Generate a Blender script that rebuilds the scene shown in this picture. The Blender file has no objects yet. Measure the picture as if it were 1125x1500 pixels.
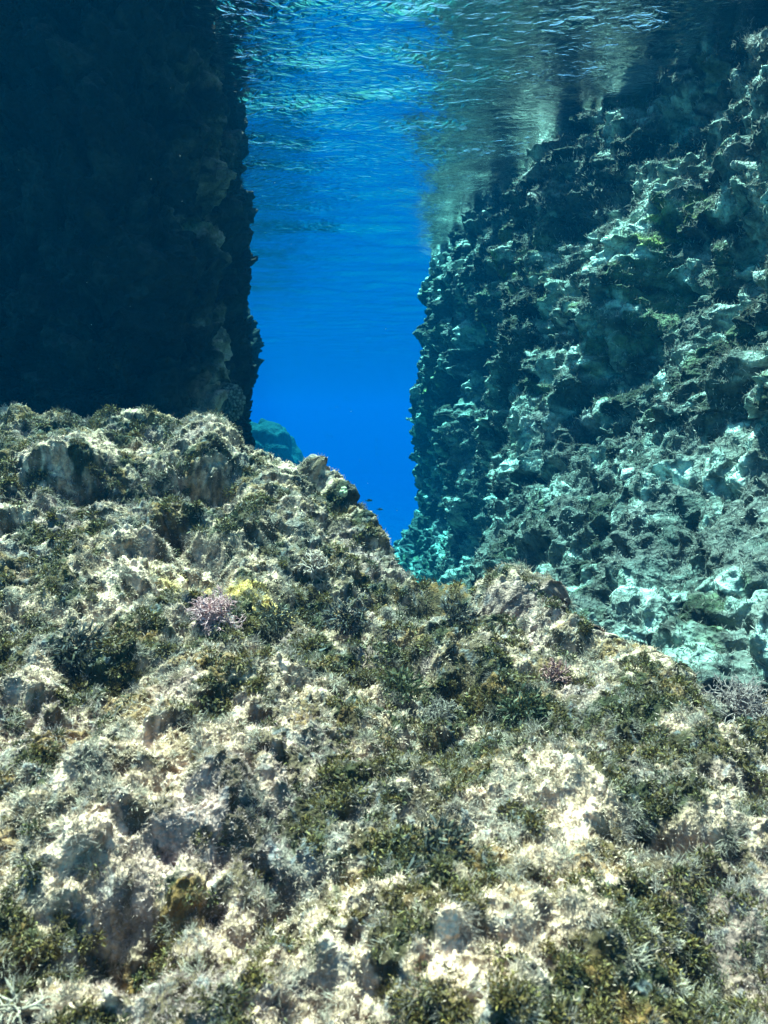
import bpy, math, random
import numpy as np
from concurrent.futures import ThreadPoolExecutor
from mathutils import Vector, Matrix

sc = bpy.context.scene
random.seed(7)
RNG = np.random.default_rng(11)
R = math.radians
Q = 1.0                                   # tessellation scale

# ------------------------------------------------------------------ camera
PITCH = R(8.53)
cam = bpy.data.cameras.new('camera')
cam.lens = 24.0; cam.sensor_width = 36.0; cam.sensor_fit = 'VERTICAL'; cam.sensor_height = 36.0
cam.clip_start = 0.02; cam.clip_end = 600
cam_o = bpy.data.objects.new('camera', cam); sc.collection.objects.link(cam_o)
cam_o.location = (0, 0, 0); cam_o.rotation_euler = (math.pi/2 - PITCH, 0, 0)
cam.dof.use_dof = True; cam.dof.focus_distance = 2.6; cam.dof.aperture_fstop = 9.0
sc.camera = cam_o
SURF = 2.5                                # water surface height above the lens

# ------------------------------------------------------------------ sky + sun
SUN_EL, SUN_AZ = R(69), R(-27)             # azimuth measured from +Y (ahead) towards +X
sdir = Vector((math.sin(SUN_AZ)*math.cos(SUN_EL), math.cos(SUN_AZ)*math.cos(SUN_EL), math.sin(SUN_EL)))
w = bpy.data.worlds.new('World'); sc.world = w; w.use_nodes = True
nt = w.node_tree; nt.nodes.clear()
sky = nt.nodes.new('ShaderNodeTexSky'); sky.sky_type = 'NISHITA'; sky.sun_disc = False
sky.sun_elevation = SUN_EL; sky.sun_rotation = SUN_AZ
bg = nt.nodes.new('ShaderNodeBackground'); bg.inputs[1].default_value = 0.06
wo = nt.nodes.new('ShaderNodeOutputWorld')
nt.links.new(sky.outputs[0], bg.inputs[0]); nt.links.new(bg.outputs[0], wo.inputs[0])
sun = bpy.data.lights.new('sun', 'SUN'); sun.energy = 5.0; sun.angle = R(0.5); sun.color = (1.0, 0.88, 0.74)
so = bpy.data.objects.new('sun', sun); sc.collection.objects.link(so)
so.rotation_euler = (-sdir).to_track_quat('-Z', 'Y').to_euler(); so.location = (0, 0, 20)

vs = sc.view_settings
vs.view_transform = 'Standard'; vs.look = 'None'; vs.gamma = 1.0; vs.use_curve_mapping = False
vs.exposure = 2.78
cy = sc.cycles
cy.max_bounces = 8; cy.diffuse_bounces = 1; cy.glossy_bounces = 3; cy.transmission_bounces = 4
cy.transparent_max_bounces = 8; cy.volume_bounces = 3
cy.use_denoising = True
try: cy.denoiser = 'OPENIMAGEDENOISE'
except Exception: pass
cy.sample_clamp_indirect = 6.0; cy.sample_clamp_direct = 0.0

# ------------------------------------------------------------------ noise (numpy)
_p = np.random.default_rng(3).permutation(256).astype(np.int32)
PERM = np.concatenate([_p, _p, _p[:8]])
_g = np.random.default_rng(4).normal(size=(256, 3)).astype(np.float32)
GRAD = _g / np.linalg.norm(_g, axis=1, keepdims=True)
JIT = np.random.default_rng(5).random((256, 3)).astype(np.float32)

def _perlin(P):
    F = np.floor(P); f = (P - F).astype(np.float32); I = F.astype(np.int32) & 255
    u = f*f*f*(f*(f*6-15)+10)
    x0, y0, z0 = I[:, 0], I[:, 1], I[:, 2]
    def c(dx, dy, dz):
        h = PERM[PERM[PERM[(x0+dx) & 255] + ((y0+dy) & 255)] + ((z0+dz) & 255)]
        g = GRAD[h]
        return g[:, 0]*(f[:, 0]-dx) + g[:, 1]*(f[:, 1]-dy) + g[:, 2]*(f[:, 2]-dz)
    ux, uy, uz = u[:, 0], u[:, 1], u[:, 2]
    def lx(dy, dz):
        a = c(0, dy, dz); return a + ux*(c(1, dy, dz)-a)
    def ly(dz):
        a = lx(0, dz); return a + uy*(lx(1, dz)-a)
    a = ly(0)
    return (a + uz*(ly(1)-a))*1.6

def _worley(P):
    F = np.floor(P); f = (P - F).astype(np.float32); I = F.astype(np.int32)
    best = np.full(len(P), 9.0, np.float32)
    for dx in (-1, 0, 1):
        for dy in (-1, 0, 1):
            for dz in (-1, 0, 1):
                h = PERM[PERM[PERM[(I[:, 0]+dx) & 255] + ((I[:, 1]+dy) & 255)] + ((I[:, 2]+dz) & 255)]
                j = JIT[h]
                d = (j[:, 0]+dx-f[:, 0])**2 + (j[:, 1]+dy-f[:, 1])**2 + (j[:, 2]+dz-f[:, 2])**2
                np.minimum(best, d, out=best)
    return np.sqrt(best)

def _par(fn, P):
    P = np.ascontiguousarray(P, np.float32)
    n = len(P); k = 60000
    if n <= k: return fn(P)
    ch = [P[i:i+k] for i in range(0, n, k)]
    with ThreadPoolExecutor(4) as ex: return np.concatenate(list(ex.map(fn, ch)))
def noise(P, s, o=0.0): return _par(_perlin, P*np.float32(s) + np.float32(o) + 100)
def worley(P, s, o=0.0): return _par(_worley, P*np.float32(s) + np.float32(o) + 100)
def knob(P, s, o=0.0):
    """rounded knobs with creases between them, 0..1"""
    return np.sqrt(np.clip(1.0 - 1.15*worley(P, s, o)**2, 0, 1))
def fbm(P, s, n=3, o=0.0, gain=0.5):
    r = 0; a = 1.0
    for i in range(n):
        r = r + a*noise(P, s*2.03**i, o+17.3*i); a *= gain
    return r
def billow(P, s, o=0.0): return np.abs(noise(P, s, o))
def sstep(a, b, x):
    t = np.clip((x-a)/(b-a), 0, 1); return t*t*(3-2*t)
def mix(a, b, t): return a + (b-a)*t
def mixc(a, b, t): return a + (np.asarray(b, np.float32)-a)*t[:, None]
def unit(v): return v/np.maximum(np.linalg.norm(v, axis=-1, keepdims=True), 1e-9)

# ------------------------------------------------------------------ mesh helpers
def mesh_from(name, V, F4=None, F3=None, col=None, smooth=False, mats=()):
    V = np.ascontiguousarray(V, np.float32)
    me = bpy.data.meshes.new(name)
    loops = []; starts = []; tot = 0
    if F4 is not None and len(F4):
        loops.append(F4.ravel()); starts.append(np.arange(len(F4))*4); tot = len(F4)*4
    if F3 is not None and len(F3):
        loops.append(F3.ravel()); starts.append(tot + np.arange(len(F3))*3)
    L = np.concatenate(loops).astype(np.int32); S = np.concatenate(starts).astype(np.int32)
    me.vertices.add(len(V)); me.vertices.foreach_set('co', V.ravel())
    me.loops.add(len(L)); me.loops.foreach_set('vertex_index', L)
    me.polygons.add(len(S)); me.polygons.foreach_set('loop_start', S)
    if smooth: me.polygons.foreach_set('use_smooth', np.ones(len(S), bool))
    else: me.polygons.foreach_set('use_smooth', np.zeros(len(S), bool))
    if col is not None:
        a = me.color_attributes.new('col', 'FLOAT_COLOR', 'POINT')
        c = np.ones((len(V), 4), np.float32); c[:, :3] = col
        a.data.foreach_set('color', c.ravel())
    me.update(calc_edges=True)
    for m in mats: me.materials.append(m)
    return me
def link(name, me, parent=None, loc=None, **props):
    o = bpy.data.objects.new(name, me); sc.collection.objects.link(o)
    if parent is not None: o.parent = parent
    if loc is not None: o.location = loc
    for k, v in props.items(): o[k] = v
    return o
def grid_faces(nu, nv, flip=False):
    i = np.arange(nu*nv).reshape(nu, nv)
    f = np.stack([i[:-1, :-1], i[1:, :-1], i[1:, 1:], i[:-1, 1:]], -1).reshape(-1, 4)
    return f[:, ::-1] if flip else f
def grid_normals(P, nu, nv):
    G = P.reshape(nu, nv, 3)
    n = np.cross(np.gradient(G, axis=0), np.gradient(G, axis=1)).reshape(-1, 3)
    return unit(n)

# a pixel of the 1125 x 1500 photograph at a distance Y ahead -> a point in the world
def at(px, py, Y):
    xc = (px-562.5)/1000; yc = (750-py)/1000
    d = (xc, math.cos(PITCH)+yc*math.sin(PITCH), -math.sin(PITCH)+yc*math.cos(PITCH))
    return (d[0]/d[1]*Y, Y, d[2]/d[1]*Y)

# ------------------------------------------------------------------ materials
def base_mat(name):
    m = bpy.data.materials.new(name); m.use_nodes = True
    nt = m.node_tree; b = nt.nodes['Principled BSDF']
    return m, nt, b
def N(nt, t, **kw):
    n = nt.nodes.new(t)
    for k, v in kw.items(): setattr(n, k, v)
    return n

def rock_material(name, s1=55, s2=170, bump=0.006, vary=0.55):
    m, nt, b = base_mat(name); L = nt.links
    at_ = N(nt, 'ShaderNodeAttribute', attribute_name='col')
    tc = N(nt, 'ShaderNodeTexCoord')
    n1 = N(nt, 'ShaderNodeTexNoise'); n1.inputs['Scale'].default_value = s1; n1.inputs['Detail'].default_value = 6; n1.inputs['Roughness'].default_value = .7
    n2 = N(nt, 'ShaderNodeTexVoronoi'); n2.inputs['Scale'].default_value = s2
    L.new(tc.outputs['Object'], n1.inputs['Vector']); L.new(tc.outputs['Object'], n2.inputs['Vector'])
    r = N(nt, 'ShaderNodeMapRange'); r.inputs['From Min'].default_value = .35; r.inputs['From Max'].default_value = .65
    r.inputs['To Min'].default_value = 1-vary; r.inputs['To Max'].default_value = 1+vary*.6
    L.new(n1.outputs['Fac'], r.inputs['Value'])
    mx = N(nt, 'ShaderNodeVectorMath', operation='SCALE')
    L.new(at_.outputs['Color'], mx.inputs[0]); L.new(r.outputs[0], mx.inputs['Scale'])
    L.new(mx.outputs[0], b.inputs['Base Color'])
    add = N(nt, 'ShaderNodeMath', operation='MULTIPLY_ADD'); add.inputs[1].default_value = .5
    L.new(n2.outputs['Distance'], add.inputs[0]); L.new(n1.outputs['Fac'], add.inputs[2])
    bp = N(nt, 'ShaderNodeBump'); bp.inputs['Distance'].default_value = bump; bp.inputs['Strength'].default_value = 1
    L.new(add.outputs[0], bp.inputs['Height']); L.new(bp.outputs[0], b.inputs['Normal'])
    b.inputs['Roughness'].default_value = .92
    b.inputs['Specular IOR Level'].default_value = .15
    return m
def blade_material(name, trans=.25, rough=.6):
    m, nt, b = base_mat(name); L = nt.links
    at_ = N(nt, 'ShaderNodeAttribute', attribute_name='col')
    L.new(at_.outputs['Color'], b.inputs['Base Color'])
    b.inputs['Roughness'].default_value = rough; b.inputs['Specular IOR Level'].default_value = .25
    t = N(nt, 'ShaderNodeBsdfTranslucent'); L.new(at_.outputs['Color'], t.inputs['Color'])
    ms = N(nt, 'ShaderNodeMixShader'); ms.inputs[0].default_value = trans
    out = nt.nodes['Material Output']
    L.new(b.outputs[0], ms.inputs[1]); L.new(t.outputs[0], ms.inputs[2]); L.new(ms.outputs[0], out.inputs['Surface'])
    return m
M_reef = rock_material('encrusted_reef')
M_wall = rock_material('encrusted_wall', 22, 60, .02)
M_bed = rock_material('seabed_sediment', 6, 15, .05, .35)
M_turf = blade_material('turf_filaments', .15, .8)
M_weed = blade_material('leafy_weed', .2, .6)

# ------------------------------------------------------------------ water body (haze)
def box(name, lo, hi):
    x0, y0, z0 = lo; x1, y1, z1 = hi
    V = np.array([(x, y, z) for x in (x0, x1) for y in (y0, y1) for z in (z0, z1)], np.float32)
    F = np.array([(0, 1, 3, 2), (4, 6, 7, 5), (0, 4, 5, 1), (2, 3, 7, 6), (0, 2, 6, 4), (1, 5, 7, 3)])
    return mesh_from(name, V, F)
hm = bpy.data.materials.new('sea_water'); hm.use_nodes = True
nt = hm.node_tree; nt.nodes.clear()
pv = nt.nodes.new('ShaderNodeVolumePrincipled'); mo = nt.nodes.new('ShaderNodeOutputMaterial')
SIG_S = (0.00001, 0.00165, 0.0042); SIG_A = (0.135, 0.0190, 0.0092)      # per metre
D = 0.4
pv.inputs['Density'].default_value = D
c = [s/D for s in SIG_S]
ac = [(1 - a/(D*(1-cc)))**2 for a, cc in zip(SIG_A, c)]
pv.inputs['Color'].default_value = (*c, 1)
pv.inputs['Absorption Color'].default_value = (*ac, 1)
pv.inputs['Anisotropy'].default_value = 0.0
nt.links.new(pv.outputs[0], mo.inputs['Volume'])
hb = box('haze', (-172, -22, -33), (172, 302, SURF+0.6)); hb.materials.append(hm)
link('haze', hb, kind='stuff')

# ------------------------------------------------------------------ water surface
def water():
    nr, na = int(700*Q), int(800*Q)
    r = 0.6*np.exp(np.linspace(0, math.log(290/0.6), nr)); a = np.linspace(-math.pi*.36, math.pi*.36, na)
    rr, aa = np.meshgrid(r, a, indexing='ij')
    X = np.sin(aa)*rr; Y = np.cos(aa)*rr - 3.5
    P = np.stack([X.ravel(), Y.ravel(), np.zeros(X.size)], 1).astype(np.float32)
    S = P*np.array([.42, 1.0, 1], np.float32)          # crests run across the canyon
    amp = .9+.8*sstep(-.4, .4, noise(P, .45, 30))
    z = .040*noise(S, .8) + (.030*noise(S, 2.0, 5) + .016*noise(S, 4.6, 9) + .005*noise(S, 9, 3))*amp
    fade = 1/(1+(rr.ravel()/60)**2)
    P[:, 2] = SURF + z*fade
    m, nt_, b = base_mat('water_surface'); L = nt_.links
    nt_.nodes.remove(b)
    tc = N(nt_, 'ShaderNodeTexCoord'); mp = N(nt_, 'ShaderNodeMapping'); mp.inputs['Scale'].default_value = (.6, 1, 1)
    L.new(tc.outputs['Object'], mp.inputs[0])
    nz = N(nt_, 'ShaderNodeTexNoise'); nz.inputs['Scale'].default_value = 15; nz.inputs['Detail'].default_value = 4; nz.inputs['Distortion'].default_value = 1.2
    L.new(mp.outputs[0], nz.inputs['Vector'])
    bp = N(nt_, 'ShaderNodeBump'); bp.inputs['Distance'].default_value = .012; bp.inputs['Strength'].default_value = 1
    L.new(nz.outputs['Fac'], bp.inputs['Height'])
    fr = N(nt_, 'ShaderNodeFresnel'); fr.inputs['IOR'].default_value = 1.333; L.new(bp.outputs[0], fr.inputs['Normal'])
    gl = N(nt_, 'ShaderNodeBsdfGlossy'); gl.inputs['Roughness'].default_value = 0.0; L.new(bp.outputs[0], gl.inputs['Normal'])
    tr = N(nt_, 'ShaderNodeBsdfTransparent')
    ms = N(nt_, 'ShaderNodeMixShader')
    L.new(fr.outputs[0], ms.inputs[0]); L.new(tr.outputs[0], ms.inputs[1]); L.new(gl.outputs[0], ms.inputs[2])
    L.new(ms.outputs[0], nt_.nodes['Material Output'].inputs['Surface'])
    me = mesh_from('water_surface', P, grid_faces(nr, na, True), smooth=True, mats=[m])
    link('water_surface', me, kind='structure')
water()

# ------------------------------------------------------------------ seabed
def seabed():
    nr, na = int(420*Q), int(420*Q)
    r = 1.5*np.exp(np.linspace(0, math.log(296/1.5), nr)); a = np.linspace(-math.pi*.5, math.pi*.5, na)
    rr, aa = np.meshgrid(r, a, indexing='ij')
    X = (np.sin(aa)*rr*.6).ravel(); Y = (np.cos(aa)*rr).ravel()
    P = np.stack([X, Y, np.zeros(X.size)], 1).astype(np.float32)
    z = mix(-3.2, -14, sstep(12.5, 17, Y - .25*np.abs(X))) - 14*sstep(16, 45, Y)
    z = z + .30*noise(P, .7) + .14*billow(P, 2.2) + .05*billow(P, 6) + .8*noise(P, .12)*sstep(16, 30, Y)
    P[:, 2] = z
    col = np.tile(np.array((.24, .22, .19), np.float32), (len(P), 1))
    col = mixc(col, (.10, .105, .075), sstep(-.1, .35, fbm(P, 1.3, 3)))
    me = mesh_from('seabed', P, grid_faces(nr, na, True), col=col, smooth=True, mats=[M_bed])
    link('seabed', me, kind='structure')
seabed()

# ------------------------------------------------------------------ rock walls
def rock_disp(P, k=1.0, seed=0.0, kb=1.0):
    W = P + .25*np.stack([noise(P, .9, 40+seed), noise(P, .9, 50+seed), noise(P, .9, 60+seed)], 1)
    big = .42*fbm(W, .55, 2, seed) + .17*noise(W, 1.7, 7+seed)
    k2 = knob(W, 2.4, 9+seed); k3 = knob(W + .03*noise(P, 9)[:, None], 5.6, 11+seed); k4 = knob(P, 13, 13+seed); n5 = noise(P, 26, 15+seed); n6 = noise(P, 60, 19+seed)
    rough = sstep(-.4, .4, noise(P, 1.1, 77+seed))
    m = fbm(P, 4.2, 3, 23+seed, .6)
    fine = .18*k2 + (.5+.7*rough)*.13*k3 + .045*k4 + .10*m + .012*n5 + .004*n6
    pit = sstep(.05, .45, noise(W, 3.4, 3+seed) + .4*noise(W, 8, 4+seed))*.13
    return (big*kb + k*(fine - .22) - pit*k), fine

def rock_colours(P, d, seed=0.0):
    """pale and pinkish tones on the outer knobs, brown and olive tones in between: noise patches weighted by relief"""
    n = len(P)
    c = np.tile(np.array((.30, .27, .22), np.float32), (n, 1))
    a = fbm(P, 5.5, 4, 21+seed, .6)
    c = mixc(c, (.56, .49, .41), sstep(-.05, .45, a + 1.2*(d-.25)))
    c = mixc(c, (.12, .115, .065), sstep(.05, .45, fbm(P, 3.1, 4, 33+seed, .6) - .5*(d-.25)))
    c = mixc(c, (.33, .22, .20), sstep(.25, .6, fbm(P, 2.1, 3, 55+seed))*.7)
    c = mixc(c, (.42, .38, .12), sstep(.62, .85, noise(P, 1.1, 66+seed) + .35*noise(P, 9, 5+seed)))
    return c

def wall(name, path, zlo, zhi, ns, nz, flare, seed, label, cat, dens=None, calm=None, tone=None, lift=.20):
    """path: plan polyline, walked so that the open water lies on its left-hand side; flare(s, z) pushes the foot out"""
    path = np.array(path, float)
    seg = np.linalg.norm(np.diff(path, axis=0), axis=1); cum = np.concatenate([[0], np.cumsum(seg)])
    # sample spacing follows the distance from the lens
    sf = np.linspace(0, cum[-1], 4000)
    xs = np.interp(sf, cum, path[:, 0]); ys = np.interp(sf, cum, path[:, 1])
    wgt = 1/np.maximum(np.hypot(xs, ys), 1.5)**1.15
    if dens is not None: wgt = wgt*dens(xs, ys)
    cw = np.concatenate([[0], np.cumsum((wgt[1:]+wgt[:-1])/2)]); cw /= cw[-1]
    s = np.interp(np.linspace(0, 1, ns), cw, sf)
    bx = np.interp(s, cum, path[:, 0]); by = np.interp(s, cum, path[:, 1])
    # rounded corner normals
    fx = np.interp(sf, cum, path[:, 0]); fy = np.interp(sf, cum, path[:, 1])
    kern = np.hanning(161); kern /= kern.sum()
    pad = 80
    def sm(v): return np.convolve(np.concatenate([2*v[0]-v[1:pad+1][::-1], v, 2*v[-1]-v[-pad-1:-1][::-1]]), kern, 'valid')
    fx, fy = sm(fx), sm(fy)
    tx, ty = np.gradient(fx), np.gradient(fy); l = np.hypot(tx, ty); tx /= l; ty /= l
    bx = np.interp(s, sf, fx); by = np.interp(s, sf, fy)
    nx = np.interp(s, sf, -ty); ny = np.interp(s, sf, tx)
    z = np.linspace(zlo, zhi, nz)
    S, Z = np.meshgrid(s, z, indexing='ij')
    BX, _ = np.meshgrid(bx, z, indexing='ij'); BY, _ = np.meshgrid(by, z, indexing='ij')
    NX, _ = np.meshgrid(nx, z, indexing='ij'); NY, _ = np.meshgrid(ny, z, indexing='ij')
    fl = flare(S, Z, BX, BY)
    P = np.stack([(BX+NX*fl).ravel(), (BY+NY*fl).ravel(), Z.ravel()], 1).astype(np.float32)
    Nn = np.stack([NX.ravel(), NY.ravel(), np.zeros(S.size)], 1).astype(np.float32)
    slope = np.gradient(fl, axis=1)/np.gradient(Z, axis=1)
    Nn[:, 2] = np.clip(-slope.ravel(), 0, 2); Nn = unit(Nn)
    kk = calm(P[:, 0], P[:, 1]) if calm else 1.0
    d, fine = rock_disp(P, (np.minimum(kk*2, 1) if calm else 1.0)*np.clip(1.2-.7*Nn[:, 2], .62, 1), seed, kk*np.clip(1.2-.9*Nn[:, 2], .5, 1))
    Pd = P + Nn*d[:, None]
    Pd[:, 2] += lift*(fine-.22)*np.clip(1-1.6*Nn[:, 2], 0, 1)                       # knobs lift into small ledges
    for sc2, a2 in ((7.0, .035), (17.0, .022), (42.0, .008)):
        Pd = Pd + a2*np.stack([noise(Pd, sc2, 141), noise(Pd, sc2, 157), noise(Pd, sc2, 173)], 1)
    Pd[:, 2] = np.minimum(Pd[:, 2], SURF+.35+.03*noise(P, 3))
    col = rock_colours(P, fine, seed)
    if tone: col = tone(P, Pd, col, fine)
    col = mixc(col, (.09, .09, .08), .85*sstep(.3, .65, Nn[:, 2])*sstep(-.35, .25, fbm(P, 4, 4, 18, .65)))
    V = [Pd]; C = [col]
    F = [grid_faces(ns, nz)]
    # the body of the rock behind the face: top and back
    top = Pd.reshape(ns, nz, 3)[:, -1]
    back = top.copy(); th = 3.5
    back[:, 0] -= nx*th; back[:, 1] -= ny*th; back[:, 2] = SURF+.40
    low = back.copy(); low[:, 2] = zlo-.5
    o = len(Pd); V += [back, low]; C += [np.tile(col[:1], (2*ns, 1))]
    it = np.arange(ns)*nz + nz-1; ib = o+np.arange(ns); il = ib+ns
    F.append(np.stack([it[:-1], it[1:], ib[1:], ib[:-1]], 1)); F.append(np.stack([ib[:-1], ib[1:], il[1:], il[:-1]], 1))
    C = [np.clip(q, .01, .7) for q in C]
    me = mesh_from(name, np.concatenate(V), np.concatenate(F)[:, ::-1], col=np.concatenate(C), smooth=True, mats=[M_wall])
    obj = link(name, me, label=label, category=cat)
    nrm = grid_normals(Pd, ns, nz)
    return obj, Pd, nrm

dv = np.array([-.17, .985]); nv_ = np.array([.985, .17])
def rp(t, off): p = dv*t + nv_*off; return (p[0], p[1])
# right wall: walked from its far end towards (and past) the camera
rpath = [rp(12.6, 9.0), rp(12.0, 5.0), rp(11.9, 2.62), rp(7.6, 2.62), rp(7.2, 2.30), rp(3.5, 2.15), rp(1.0, 2.35), rp(-3.0, 2.7)]
def rflare(S, Z, BX, BY):
    near = sstep(8.5, 3.4, BY)
    z0 = -1.7 + 1.62*near
    t = np.clip((z0 - Z), 0, 5)
    lean = -(.09 + .31*near)*np.clip(Z+.3, 0, 3)
    return t*(.40+.65*near) + lean
RW, RWP, RWN = wall('rock_cliff', rpath[::-1], -3.6, SURF+.35, int(1500*Q), int(1150*Q), rflare, 0.0,
     'tall sunlit rock wall covered in pale knobs on the right side of the canyon', 'cliff',
     dens=lambda x, y: np.where(y > 1.8, 1.0, .25)*np.where(y > 12.5, .3, 1), calm=lambda x, y: 1-.5*sstep(7.5, 11, y),
     tone=lambda P, Pd, c, f: c**1.15*np.array((.66, .95, 1.04), np.float32)*(.30+1.2*sstep(-.1, .4, fbm(P, 2.6, 5, 12, .65)))[:, None])
# left wall
lpath = [(-4.3, 16.5), (-2.34, 11.4), (-1.18, 4.75), (-1.38, 4.32), (-3.0, 4.25), (-7.5, 4.1)]
def lflare(S, Z, BX, BY):
    edge = np.exp(-((BX+1.1)/.3)**2)*(BY < 5.2)
    return -.05*np.maximum(Z, 0)*edge
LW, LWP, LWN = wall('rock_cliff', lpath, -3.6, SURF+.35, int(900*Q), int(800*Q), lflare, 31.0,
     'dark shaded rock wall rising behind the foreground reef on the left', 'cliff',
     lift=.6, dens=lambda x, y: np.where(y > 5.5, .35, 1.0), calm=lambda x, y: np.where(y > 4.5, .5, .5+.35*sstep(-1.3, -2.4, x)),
     tone=lambda P, Pd, c, f: c**1.3*np.array((.07, .075, .085), np.float32)*(1 + sstep(-1.38, -.98, P[:, 0])*sstep(-.1, .3, noise(P, 3.5, 8)+.05)*34*np.array((1.3, 1, .85), np.float32)[:, None]).T)  # wall darkened to paint its shade; warm sunlit rim painted onto the right edge

# ------------------------------------------------------------------ foreground reef
CTRL = [  # photo pixel, distance ahead: the crest of the reef, then its body down to the lens
 (-120,592,3.2),(0,592,3.15),(100,592,3.15),(200,602,3.15),(300,617,3.1),(380,634,3.05),(430,662,3.0),(480,697,2.95),(520,747,2.8),(555,772,2.7),
 (572,812,2.55),(600,850,2.45),(640,870,2.35),(690,852,2.2),(735,838,2.1),(780,862,2.0),(805,897,1.9),(850,917,1.8),(950,947,1.65),
 (1020,977,1.5),(1060,1005,1.42),(1125,992,1.4),(1250,985,1.4),
 (0,800,1.9),(200,780,2.1),(400,780,2.2),(100,1000,1.15),(300,950,1.4),(480,930,1.65),(600,960,1.6),(700,960,1.6),(900,1050,1.2),
 (100,1250,.78),(400,1150,.95),(700,1150,.98),(1000,1200,.88),(300,1500,.55),(800,1500,.56),(0,1500,.57),(1125,1500,.56),(560,1350,.68),
 (-200,1000,1.2),(-200,1400,.65),(1300,1100,1.1),(1300,1400,.65)]
C = [at(px, py+((3 if i < 6 else 11) if Y > 1.6 and i < 23 else 0)+(16 if 14 < i < 21 else 0), Y) for i, (px, py, Y) in enumerate(CTRL)]
C += [(-1.0, .1, -.62), (0, .1, -.64), (1.0, .1, -.66), (-1, -1, -.8), (1, -1, -.8), (0, -1, -.8)]
C = np.array(C)
def tps(C, q):
    def phi(r): return np.where(r > 0, r*r*np.log(np.maximum(r, 1e-9)), 0)
    n = len(C); K = phi(np.linalg.norm(C[:, None, :2]-C[None, :, :2], axis=2)) + np.eye(n)*.004
    A = np.zeros((n+3, n+3)); A[:n, :n] = K; A[:n, n] = 1; A[:n, n+1:] = C[:, :2]; A[n, :n] = 1; A[n+1:, :n] = C[:, :2].T
    w_ = np.linalg.solve(A, np.concatenate([C[:, 2], np.zeros(3)]))
    out = np.full(len(q), w_[n]) + q@w_[n+1:]
    for i in range(n): out += w_[i]*phi(np.hypot(q[:, 0]-C[i, 0], q[:, 1]-C[i, 1]))
    return out
crest = C[:23]
cs = crest[:, 0]; cyy = crest[:, 1]
def reef_base(x, y):
    """height of the undisplaced reef: thin plate through the controls, cut off behind the crest line"""
    yc = np.interp(x, cs, cyy)
    q = np.stack([x, np.minimum(y, yc)], 1)
    z = tps(C, q)
    over = np.maximum(y-yc, 0)
    kx, ky, _ = at(735, 845, 2.05)
    z = z + .03*np.exp(-(((x-kx)/.14)**2 + ((y-ky)/.16)**2))
    return z - 1.1*over**1.35 - .9*over
def on_base(px, py):
    Ys = np.linspace(.35, 4.2, 300); q = np.array([at(px, py, Y) for Y in Ys])
    hit = np.flatnonzero(q[:, 2] < reef_base(q[:, 0], q[:, 1]))
    return q[hit[0]] if len(hit) else q[-1]
# dark weed, with the shade of hollows painted in as weed (+), and bare pale crust (-): pixel, width, strength
PATCH = [(60,1400,70,.8),(190,1370,75,.8),(400,1340,90,.5),(560,1270,80,.5),(1060,1420,90,.8),(900,1470,70,.6),(740,1310,90,.4),(960,1200,50,.7),
 (640,1110,90,.6),(800,1010,90,.6),(560,970,80,.5),(920,1080,60,.4),(470,860,60,.4),(390,930,50,.7),(150,990,90,.5),(30,850,50,.7),(250,710,60,.7),(330,740,60,.4),
 (160,720,40,.6),(140,1080,70,.5),(330,1060,50,.4),(60,620,90,.5),(300,1400,60,.3),
 (250,1190,110,-.8),(120,1190,70,-.7),(330,1230,70,-.7),(600,1200,90,-.7),(820,1170,80,-.8),(1070,1200,70,-.6),(780,1440,110,-.7),(450,1450,90,-.5),(640,1420,60,-.6),
 (170,880,110,-.7),(230,840,60,-.6),(400,760,60,-.6),(520,960,50,-.6),(620,960,50,-.4),(90,700,60,-.6),(300,655,60,-.6),(430,690,50,-.6),(735,850,50,-.7),(1050,1090,60,-.6),(380,1030,60,-.7),(150,1290,70,-.5)]
PW = []
for px, py, wd, a in PATCH:
    p = on_base(px, py); w1 = wd/1000*p[1]; PW.append((p[0], p[1], w1, w1*1.35, a))
def patches(x, y):
    g = np.zeros(len(x), np.float32)
    for a, b, w1, w2, s_ in PW: g += s_*np.exp(-(((x-a)/w1)**2 + ((y-b)/w2)**2))
    return g
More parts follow.
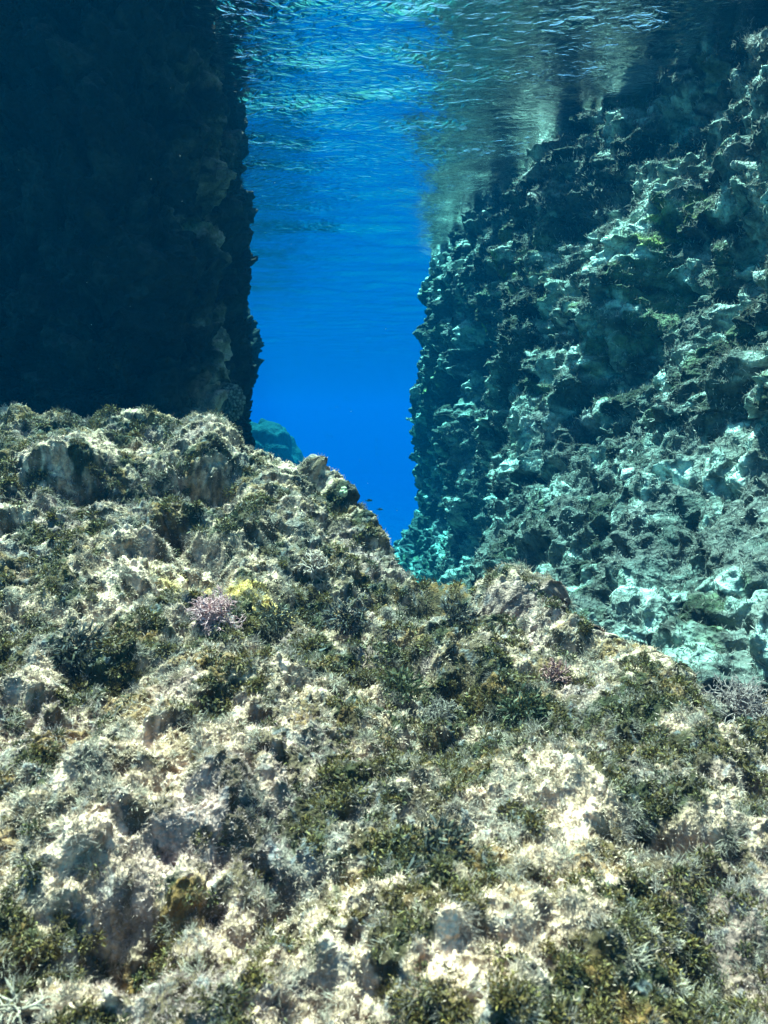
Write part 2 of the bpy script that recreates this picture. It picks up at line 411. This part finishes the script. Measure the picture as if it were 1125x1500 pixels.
def reef():
    nu, nv = int(1400*Q), int(1500*Q)
    s = np.linspace(-.95, .95, nu); y = .26*np.exp(np.linspace(0, math.log(5.2/.26), nv))
    Sg, Yg = np.meshgrid(s, y, indexing='ij')
    X = (Sg*(Yg+.25)).ravel(); Y = Yg.ravel()
    Z0 = np.zeros_like(X)
    # coarse evaluation of the base, refined bilinearly
    cu, cv = 240, 260
    sc_, yc_ = np.linspace(-.95, .95, cu), .26*np.exp(np.linspace(0, math.log(5.2/.26), cv))
    A, B = np.meshgrid(sc_, yc_, indexing='ij')
    Zc = reef_base((A*(B+.25)).ravel(), B.ravel()).reshape(cu, cv)
    iu = np.linspace(0, cu-1, nu); iv = np.linspace(0, cv-1, nv)
    rows = np.stack([np.interp(iv, np.arange(cv), Zc[i]) for i in range(cu)])
    Z0 = np.stack([np.interp(iu, np.arange(cu), rows[:, j]) for j in range(nv)], 1).ravel()
    P = np.stack([X, Y, Z0], 1).astype(np.float32)
    Nn = grid_normals(P, nu, nv); Nn[Nn[:, 2] < 0] *= -1
    far = np.clip(Y/2.2, .5, .9)                  # the knobs are smaller where the reef is closest
    W = P + .10*np.stack([noise(P, 2.1, 1), noise(P, 2.1, 2), noise(P, 2.1, 3)], 1)
    b1 = .5+.7*noise(W, 1.9, 4); b2 = knob(W, 3.6, 5); b3 = knob(W + .02*noise(P, 15)[:, None], 8.5, 6); b4 = knob(P, 21, 7)
    n5 = fbm(P, 38, 2, 8); n6 = noise(P, 125, 9); n7 = billow(P, 240, 10)
    near = 1.15 - .45*sstep(.6, 1.6, Y)
    lump = .105*b1 + .055*b2*far + .036*b3 + .022*b4*near + .018*fbm(P, 9, 3, 66, .55)
    pit = sstep(.0, .45, noise(W, 3.0, 70) + .35*noise(W, 9, 71))
    pit2 = sstep(.05, .4, noise(W, 8.5, 72) + .4*noise(P, 22, 73))
    d = lump - .108 + .012*n5 + .006*n6 + .0035*n7 - .11*pit*far - .026*pit2 - .06*np.clip(patches(X, Y), -1, 1)*np.clip(Y, .5, 2)
    hx, hy, _ = at(985, 1212, .86)                   # a deep hole in the reef
    hole = np.exp(-(((X-hx)/.055)**2 + ((Y-hy)/.03)**2)**2)
    hx2, hy2, _ = at(190, 1385, .68)
    hole2 = np.exp(-(((X-hx2)/.05)**2 + ((Y-hy2)/.045)**2)**2)
    hx3, hy3, _ = at(150, 730, 2.3)
    hole3 = np.exp(-(((X-hx3)/.12)**2 + ((Y-hy3)/.12)**2)**2)
    d = d - .12*hole - .09*hole2 - .10*hole3
    Pd = P + Nn*d[:, None]
    for sc2, a2 in ((22.0, .006), (55.0, .0042), (130.0, .0026)):
        Pd = Pd + a2*np.stack([noise(Pd, sc2, 141), noise(Pd, sc2, 157), noise(Pd, sc2, 173)], 1)
    # overhang: knobs shift towards the lens
    Pd[:, 1] -= .45*(lump-.12)*np.clip(Nn[:, 2], 0, 1)
    # growth colours: hollow shade painted into the dark patches, paler on the knobs
    c = np.tile(np.array((.50, .35, .26), np.float32), (len(P), 1))
    big = .8*fbm(P, 2.3, 4, 81, .6) + .85*patches(X, Y); med = fbm(P, 9, 4, 82, .65); fin = fbm(P, 42, 3, 83, .7)
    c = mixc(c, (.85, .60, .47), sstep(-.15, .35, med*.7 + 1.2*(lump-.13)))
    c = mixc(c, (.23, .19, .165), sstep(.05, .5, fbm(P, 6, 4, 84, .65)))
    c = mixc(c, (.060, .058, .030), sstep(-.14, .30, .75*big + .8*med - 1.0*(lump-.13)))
    c = mixc(c, (.25, .145, .06), sstep(.1, .5, fbm(P, 7, 4, 95, .65))*.8*np.clip(1+1.5*patches(X, Y), 0, 1))
    c = mixc(c, (.36, .24, .22), sstep(.30, .65, fbm(P, 4.2, 3, 85))*.7)
    c = mixc(c, (.085, .062, .034), sstep(.02, .4, fbm(P, 13, 3, 97, .7))*.8)
    c = mixc(c, (.12, .13, .15), sstep(.35, .7, fin)*.6)
    yx, yy, _ = at(340, 862, 1.75)
    ym = np.exp(-(((X-yx)/.22)**2 + ((Y-yy)/.13)**2)) + .35*noise(P, 14, 3)
    c = mixc(c, (.66, .46, .17), sstep(.45, .85, ym)*.7)
    yx, yy, _ = at(672, 1140, 1.0)
    ym = np.exp(-(((X-yx)/.022)**2 + ((Y-yy)/.02)**2))
    c = mixc(c, (.70, .72, .22), sstep(.4, .6, ym))
    c = c*(1+.35*np.clip(fin, -1, 1))[:, None]
    c = np.clip(c, .012, .85)
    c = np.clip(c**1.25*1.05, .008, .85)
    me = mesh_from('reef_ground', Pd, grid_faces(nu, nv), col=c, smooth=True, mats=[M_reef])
    link('reef_ground', me, kind='structure')
    return Pd, grid_normals(Pd, nu, nv), big, med, lump, nu, nv, Y
RP, RN, r_big, r_med, r_lump, rnu, rnv, RY = reef()
RN[RN[:, 2] < 0] *= -1

# ------------------------------------------------------------------ growth on the reef
def strips(name, P, D_, Wd, Ln, bend, c0, c1, mat, **props):
    """one flat tapering frond per row: root at P, direction D_, width Wd, length Ln"""
    n = len(P)
    D_ = unit(D_); side = unit(np.cross(D_, unit(RNG.normal(size=(n, 3)))))
    bd = np.cross(D_, side)
    Wd = Wd[:, None]; Ln = Ln[:, None]; bend = bend[:, None]
    mid = P + D_*Ln*.55 + bd*bend*Ln*.25
    tip = P + D_*Ln + bd*bend*Ln
    V = np.stack([P - side*Wd*.35, P + side*Wd*.35, mid - side*Wd*.5, mid + side*Wd*.5, tip - side*Wd*.14, tip+side*Wd*.14], 1).reshape(-1, 3)
    b = (np.arange(n)*6)[:, None]
    F = np.concatenate([b+np.array([0, 1, 3, 2]), b+np.array([2, 3, 5, 4])])
    col = np.stack([c0, c0, mix(c0, c1, .5), mix(c0, c1, .5), c1, c1], 1).reshape(-1, 3)
    me = mesh_from(name, V, F, col=col, smooth=True, mats=[mat])
    return me
def interior(m=0.02):
    g = np.zeros((rnu, rnv), bool); g[3:-3, 3:-3] = True; return g.ravel()
yc_all = np.interp(RP[:, 0], cs, cyy)
ok = interior() & (RP[:, 1] < yc_all+.25)
weedmask = sstep(-.22, .26, .75*r_big + .8*r_med)
idx = np.flatnonzero(ok)
kx, ky, _ = at(735, 845, 2.05); yx, yy, _ = at(330, 862, 1.75)
weedmask = weedmask*(1-.9*np.exp(-(((RP[:, 0]-kx)/.13)**2 + ((RP[:, 1]-ky)/.12)**2)))*(1-.8*np.exp(-(((RP[:, 0]-yx)/.2)**2 + ((RP[:, 1]-yy)/.1)**2)))
def pick(n, wgt):
    p = wgt[idx]; p = p/p.sum(); return RNG.choice(idx, n, p=p)

# pale and mauve filaments
n = int(420000*Q)
G_ = RP.reshape(rnu, rnv, 3); ar = np.linalg.norm(np.cross(np.gradient(G_, axis=0), np.gradient(G_, axis=1)), axis=2).ravel()
ar = np.clip(ar/(3e-6*np.maximum(RP[:, 1], .3)**2), .4, 5)
ar /= np.median(ar)
i = pick(n, (1.15-weedmask)*np.clip(ar, .5, 5))
dist = RP[i, 1]
up = np.array([0, 0, 1.0])
Dr = RN[i]*.8 + up*.3 + RNG.normal(size=(n, 3))*.42
sz = np.clip(dist, .55, 3.5)
L_ = (.003+.006*RNG.random(n)**1.5)*(.6+.45*sz)
W_ = .0009*(.35+.75*sz)
tone = RNG.random((n, 1))
mauve = sstep(-.1, .4, noise(RP[i], 3.3, 91))[:, None]
c1 = mix(np.array((.78, .54, .41)), np.array((.50, .33, .29)), mauve)*(.45+.7*tone)
c0 = c1*.8
yx, yy, _ = at(340, 862, 1.75)
ym = sstep(.25, .7, np.exp(-(((RP[i, 0]-yx)/.24)**2 + ((RP[i, 1]-yy)/.15)**2)) + .3*noise(RP[i], 14, 3))[:, None]
c1 = mix(c1, np.array((.68, .46, .17))*(.5+.7*tone), ym*.8); c0 = c1*.8
me = strips('turf', RP[i] - RN[i]*.001, Dr, W_, L_, RNG.normal(size=n)*.35, c0, np.clip(c1, 0, .85), M_turf)
link('turf_algae', me, kind='stuff', label='short pale and mauve filament turf carpeting the foreground reef')

# leafy olive-brown weed in clumps
nc = int(6000*Q)
ci = pick(nc, weedmask**1.5 + .03)
cr = (.008+.016*RNG.random(nc)**1.5)*(.55+.40*np.clip(RP[ci, 1], .5, 3.2))
per = 95
k = np.repeat(np.arange(nc), per); n = len(k)
hd = unit(RNG.normal(size=(n, 3))); nn = RN[ci][k]
dt = (hd*nn).sum(1, keepdims=True); hd = np.where(dt < 0, hd - 2*dt*nn, hd)
rad = cr[k][:, None]*(RNG.random((n, 1))**.45)
Pw = RP[ci][k] + hd*rad*np.array([1.15, 1.15, .85]) - nn*.002
Dw = hd + RNG.normal(size=(n, 3))*.55
szk = (np.clip(RP[ci, 1], .5, 3.2)*(.55+.9*RNG.random(nc)))[k]; slim = (.45+.8*RNG.random(nc))[k]
Ww = slim*(.0012+.0018*RNG.random(n))*(.5+.5*szk); Lw = (.0034+.0042*RNG.random(n))*(.5+.5*szk)
hue = RNG.random((nc, 1))[k]
ca = mix(np.array((.026, .028, .015)), np.array((.085, .052, .014)), hue)*(.5+.8*RNG.random((n, 1)))
cb = ca*1.6 + np.array((.16, .13, .035))*(RNG.random((n, 1)) > .75)
me = strips('weed', Pw, Dw, Ww, Lw, RNG.normal(size=n)*.5, ca*.8, cb, M_weed)
link('seaweed_cover', me, kind='stuff', label='dark olive and brown leafy seaweed clumps spread over the reef')

# soft growth on the sunlit cliff
nrm_c = RWN.copy()
dc = np.hypot(RWP[:, 0], RWP[:, 1])
flip = (nrm_c*(-RWP)).sum(1) < 0; nrm_c[flip] *= -1
cand = np.flatnonzero((dc > 1.6) & (dc < 9) & (RWP[:, 2] < SURF) & (RWP[:, 2] > -3) & (nrm_c[:, 2] > -.35) & (RWP[:, 0] > -.4))
n = int(170000*Q)
i = RNG.choice(cand, n)
szc = np.clip(dc[i], 2, 8)
tn = RNG.random((n, 1))
cc = mix(np.array((.17, .15, .12)), np.array((.46, .41, .36)), sstep(-.3, .5, fbm(RWP[i], 4, 3, 52))[:, None])*(.5+.7*tn)
me = strips('growth', RWP[i] - nrm_c[i]*.003, nrm_c[i]*.8 + np.array([0, 0, .5]) + RNG.normal(size=(n, 3))*.45, .0011*szc**.9, (.012+.016*RNG.random(n))*(.5+.16*szc), RNG.normal(size=n)*.4, cc*.8, cc, M_turf)
link('cliff_algae', me, kind='stuff', label='short brownish algae growing over the sunlit cliff')

# mauve-brown fuzzy tufts
nc = int(4300*Q)
ci = pick(nc, (.4+sstep(-.2, .3, noise(RP, 2.7, 61)))*np.clip(ar, .5, 5))
cr = (.010+.018*RNG.random(nc)**1.3)*(.6+.3*np.clip(RP[ci, 1], .5, 3.2))
per = 110
k = np.repeat(np.arange(nc), per); n = len(k)
hd = unit(RNG.normal(size=(n, 3)) + RN[ci][k]*.9); nn = RN[ci][k]
szk = np.clip(RP[ci, 1], .55, 3.5)[k]
st = RNG.random((n, 1))*.45
Pt = RP[ci][k] + hd*cr[k][:, None]*st + RNG.normal(size=(n, 3))*cr[k][:, None]*.22 - nn*.003
tone = (.55+.75*RNG.random((nc, 1)))[k]
h = RNG.random((nc, 1))[k]
ct = mix(np.array((.20, .155, .14)), np.array((.42, .34, .26)), h)*tone*(.8+.4*RNG.random((n, 1)))
me = strips('tufts', Pt, hd + RNG.normal(size=(n, 3))*.25, .0006*(.35+.8*szk), .75*cr[k]*(1-st[:, 0])*(.8+.4*RNG.random(n)), RNG.normal(size=n)*.3, ct*.6, np.clip(ct*1.15, 0, .85), M_turf)
link('fuzzy_algae', me, kind='stuff', label='soft mauve and sandy brown fuzzy algae tufts scattered over the reef')

# ------------------------------------------------------------------ single things
def proj(P):
    f = P[:, 1]*math.cos(PITCH) - P[:, 2]*math.sin(PITCH); u = P[:, 1]*math.sin(PITCH) + P[:, 2]*math.cos(PITCH)
    return 562.5 + 1000*P[:, 0]/f, 750 - 1000*u/f, f
_px, _py, _pf = proj(RP.astype(np.float64))
def on_reef(px, py):
    """the point of the reef seen at a pixel of the photograph"""
    m = np.flatnonzero((np.abs(_px-px) < 5) & (np.abs(_py-py) < 5) & (_pf > .1))
    if not len(m): m = np.array([np.argmin((_px-px)**2 + (_py-py)**2)])
    j = m[np.argmin(_pf[m])]
    return RP[j].astype(float), RN[j].astype(float)

def tubes(name, paths, radii, col0, col1, mat, sides=5, parent=None, loc=None, **props):
    V, F, C = [], [], []; o = 0
    for p, rd in zip(paths, radii):
        p = np.asarray(p, float); m = len(p)
        t = unit(np.gradient(p, axis=0)); a = unit(np.cross(t, np.array([.31, .77, .55]))); b = np.cross(t, a)
        an = np.arange(sides)*2*math.pi/sides
        ring = p[:, None] + rd[:, None, None]*(a[:, None]*np.cos(an)[None, :, None] + b[:, None]*np.sin(an)[None, :, None])
        V.append(ring.reshape(-1, 3)); g = np.linspace(0, 1, m)[:, None]
        C.append(np.repeat(mix(np.array(col0), np.array(col1), g), sides, 0))
        i = o + np.arange(m*sides).reshape(m, sides)
        F.append(np.stack([i[:-1], np.roll(i[:-1], -1, 1), np.roll(i[1:], -1, 1), i[1:]], -1).reshape(-1, 4)); o += m*sides
    me = mesh_from(name, np.concatenate(V), np.concatenate(F), col=np.concatenate(C), smooth=True, mats=[mat])
    return link(name, me, parent, loc, **props)
def branch_paths(rng, n, size, levels, r0, up, spread=.8, wig=.25):
    paths, radii = [], []
    def grow(p, d, L, rd, lv):
        m = 5; pts = [p]; dd = d
        for _ in range(m-1):
            dd = unit(dd + rng.normal(size=3)*wig); pts.append(pts[-1] + dd*L/(m-1))
        paths.append(np.array(pts)); radii.append(np.linspace(rd, rd*(.75 if lv else .3), m))
        if lv:
            for _ in range(2 if rng.random() < .75 else 3): grow(pts[-1], unit(dd + rng.normal(size=3)*.6), L*.72, rd*.78, lv-1)
    for _ in range(n):
        grow(rng.normal(size=3)*size*.08, unit(up + rng.normal(size=3)*spread), size*.42, r0, levels)
    return paths, radii
def tuft(px, py, wpx, n, levels, r0, c0, c1, name, label, cat, seed, spread=.8, wig=.25, group=None, mat=None):
    p, nn = on_reef(px, py); dist = float(np.linalg.norm(p)); size = wpx/1000*dist*.55
    rng = np.random.default_rng(seed)
    pa, ra = branch_paths(rng, n, size, levels, r0*dist/1000, nn*.7+np.array([0, -.35, .6]), spread, wig)
    pr = dict(label=label, category=cat)
    if group: pr['group'] = group
    return tubes(name, pa, ra, c0, c1, mat or M_weed, loc=Vector(p - nn*.006), **pr)
tuft(312, 905, 88, 46, 3, 1.3, (.42, .20, .21), (.64, .38, .38), 'branching_alga', 'pink finely branched tuft of alga beside the yellow patch on the reef', 'alga', 1, .75, .35)
tuft(45, 1492, 120, 16, 2, 2.2, (.22, .17, .13), (.42, .34, .27), 'branching_alga', 'pale straggly spiny alga sprig in the bottom left corner of the reef', 'alga', 2, .6, .12)
tuft(1088, 1030, 90, 46, 3, 1.0, (.20, .14, .13), (.42, .31, .29), 'branching_alga', 'mauve feathery alga bush at the right end of the reef crest', 'alga', 3, .9, .3)
tuft(462, 828, 60, 24, 2, 1.8, (.32, .22, .18), (.52, .38, .31), 'branching_alga', 'small pale pink alga tuft above the yellow patch near the crest', 'alga', 4, .9, .3)
tuft(820, 655+330, 50, 22, 2, 1.6, (.24, .10, .10), (.42, .22, .19), 'branching_alga', 'small reddish alga tuft on the right part of the reef', 'alga', 5, .9, .3)
tuft(645, 1045, 60, 26, 3, 1.1, (.14, .11, .09), (.32, .26, .22), 'branching_alga', 'greyish brown alga tuft in the olive weed at mid reef', 'alga', 6, .9, .3)

def bush(px, py, wpx, label, seed, c=(.030, .030, .024)):
    p, nn = on_reef(px, py); dist = float(np.linalg.norm(p)); rad = wpx/1000*dist*.5
    rng = np.random.default_rng(seed); n = 520
    hd = unit(rng.normal(size=(n, 3))); dt = (hd*nn).sum(1, keepdims=True); hd = np.where(dt < 0, hd-2*dt*nn, hd)
    Pb = hd*rad*(rng.random((n, 1))**.5)*np.array([1.1, 1.1, .8])
    c0 = np.array(c)*(.6+.8*rng.random((n, 1))); c1 = c0*1.5 + np.array((.10, .08, .03))*(rng.random((n, 1)) > .8)
    me = strips('bush', Pb, hd + rng.normal(size=(n, 3))*.5, rad*.07*(.5+rng.random(n)), rad*.22*(.6+rng.random(n)), rng.normal(size=n)*.5, c0, c1, M_weed)
    link('seaweed_bush', me, loc=Vector(p), label=label, category='seaweed')
bush(508, 900, 62, 'round dark seaweed bush between the yellow patch and the canyon notch', 21, (.016, .017, .020))
bush(405, 905, 60, 'dark seaweed bush just right of the pink branched tuft', 22)
bush(262, 712, 66, 'dark brown seaweed bush high on the left slope of the reef', 23, (.040, .034, .018))
bush(668, 905, 66, 'dark grey seaweed bush on the left side of the rounded knob', 24, (.020, .019, .020))
bush(590, 1010, 70, 'olive seaweed bush in the middle of the reef below the notch', 25, (.040, .042, .020))
bush(765, 1040, 74, 'dark olive seaweed bush right of the reef centre', 26, (.024, .030, .016))
bush(110, 955, 80, 'dark seaweed bush in the hollow near the left edge of the reef', 27, (.018, .020, .020))
bush(640, 1245, 90, 'blackish seaweed bush near the lower centre of the reef', 28, (.018, .020, .018))

# knobbly growths: a displaced blob with lobes
def blob(name, centre, rad, seed, col, amp, sc_, mat, label, cat, res=110, tips=None, base_z=None):
    th = np.linspace(0.001, math.pi-.001, res); ph = np.linspace(0, 2*math.pi, res*2)
    T, PH = np.meshgrid(th, ph, indexing='ij')
    n = np.stack([np.sin(T)*np.cos(PH), np.sin(T)*np.sin(PH), np.cos(T)], -1).reshape(-1, 3).astype(np.float32)
    P = n*np.array(rad, np.float32)
    k = knob(P, sc_, seed)
    P2 = P + n*(amp*(k-.5) + amp*.5*noise(P, sc_*.45, seed+3) + amp*.25*noise(P, sc_*3, seed+5))[:, None]
    c = np.tile(np.array(col, np.float32), (len(P), 1))
    if tips is not None: c = mixc(c, tips, sstep(.78, .98, k))
    me = mesh_from(name, P2, grid_faces(res, res*2, True), col=c, smooth=True, mats=[mat])
    return link(name, me, loc=centre, label=label, category=cat)
lx_, ly_, lf_ = proj(LWP.astype(np.float64)); m = np.flatnonzero((np.abs(ly_-590) < 5) & (LWP[:, 1] < 5.2)); x, y, z = LWP[m[np.argmax(lx_[m])]].astype(float)
blob('encrusted_knob', (x+.005, y-.01, z), (.075, .09, .115), 3, (.10, .085, .08), .034, 60, M_wall, 'round coral-like knob with pale tips on the foot of the left cliff edge', 'coral', tips=(.28, .24, .21))
_h = 0
x, y, z = at(404, 655, 24.0)
blob('rock_outcrop', (x-.35, y, z-6.3), (1.9, 2.2, 7.2), 8, (.05, .05, .05), .7, 1.0, M_bed, 'distant faded rock outcrop beyond the foot of the left cliff', 'rock', res=160)
p, nn = on_reef(508, 722)
blob('pale_sponge', Vector(p), (.013, .014, .018), 6, (.50, .50, .30), .012, 90, M_reef, 'pale yellowish knob sticking up on the reef crest', 'sponge', res=40)

# small fish out in the open water
def fish(px, py, Y, L, label, turn):
    e = bpy.data.objects.new('fish', None); sc.collection.objects.link(e); e.location = at(px, py, Y)
    e.rotation_euler = (0, 0, turn); e['label'] = label; e['category'] = 'fish'; e['group'] = 'small dark fish in the blue gap'
    t = np.linspace(0, 1, 22); a = np.linspace(0, 2*math.pi, 17)
    hgt = L*.19*np.sin(math.pi*np.clip(t*.97+.015, 0, 1)**.72)**.8 + L*.022*(t > .5)*t; wid = hgt*.42
    V = np.stack([np.repeat((.5-t)[:, None]*L, 17, 1), wid[:, None]*np.sin(a)[None], hgt[:, None]*np.cos(a)[None]], -1).reshape(-1, 3)
    b = V[:, 2]/(L*.19)
    c = mixc(np.tile(np.array((.05, .055, .07), np.float32), (len(V), 1)), (.22, .23, .25), sstep(.1, -.7, b))
    link('body', mesh_from('body', V, grid_faces(22, 17), col=c, smooth=True, mats=[M_weed]), e)
    def fin(nm, pts, th=.004):
        pts = np.array(pts)*L; m = len(pts)
        V = np.concatenate([np.stack([pts[:, 0], np.full(m, th*L), pts[:, 1]], 1), np.stack([pts[:, 0], np.full(m, -th*L), pts[:, 1]], 1)])
        F3 = [(0, i, i+1) for i in range(1, m-1)] + [(m, m+i+1, m+i) for i in range(1, m-1)]
        F4 = [(i, (i+1) % m, m+(i+1) % m, m+i) for i in range(m)]
        link(nm, mesh_from(nm, V, np.array(F4), np.array(F3), col=np.tile(np.array((.05, .05, .06)), (2*m, 1)), mats=[M_weed]), e)
    fin('tail_fin', [(-.47, 0), (-.50, .03), (-.70, .17), (-.64, .04), (-.60, 0), (-.64, -.04), (-.70, -.17), (-.50, -.03)])
    fin('dorsal_fin', [(.18, .155), (.10, .235), (-.05, .25), (-.28, .20), (-.34, .08), (-.1, .12)])
    fin('anal_fin', [(-.05, -.15), (-.18, -.22), (-.33, -.16), (-.36, -.05)])
    fin('pectoral_fin', [(.18, -.05), (.05, -.10), (.02, -.17), (.12, -.12)], .09)
fish(541, 733, 9.0, .085, 'small dark fish in the blue gap just above the reef crest, upper of two', .3)
fish(557, 746, 9.4, .075, 'small dark fish in the blue gap just above the reef crest, lower of two', -.2)

# suspended matter
def specks():
    n = 1500; rng = np.random.default_rng(9)
    Y = .6 + 8.5*rng.random(n)**.8; px = rng.random(n)*1300-90; py = rng.random(n)*1500-60
    c = np.array([at(a, b, d) for a, b, d in zip(px, py, Y)])
    rr = .00035*(.6+.9*rng.random(n)**4*2)*(.4+.45*Y)
    T = np.array([(1, 1, 1), (1, -1, -1), (-1, 1, -1), (-1, -1, 1)], float)
    O = np.array([(1, 0, 0), (-1, 0, 0), (0, 1, 0), (0, -1, 0), (0, 0, 1), (0, 0, -1)], float)
    V = c[:, None] + O[None]*rr[:, None, None]*(.7+.6*rng.random((n, 6, 1)))
    f = np.array([(0, 2, 4), (2, 1, 4), (1, 3, 4), (3, 0, 4), (2, 0, 5), (1, 2, 5), (3, 1, 5), (0, 3, 5)])
    F = (np.arange(n)*6)[:, None, None] + f
    me = mesh_from('specks', V.reshape(-1, 3), None, F.reshape(-1, 3), col=np.tile(np.array((.75, .75, .7)), (n*6, 1)), smooth=True, mats=[M_turf])
    link('suspended_matter', me, kind='stuff', label='tiny pale specks drifting in the water')
specks()
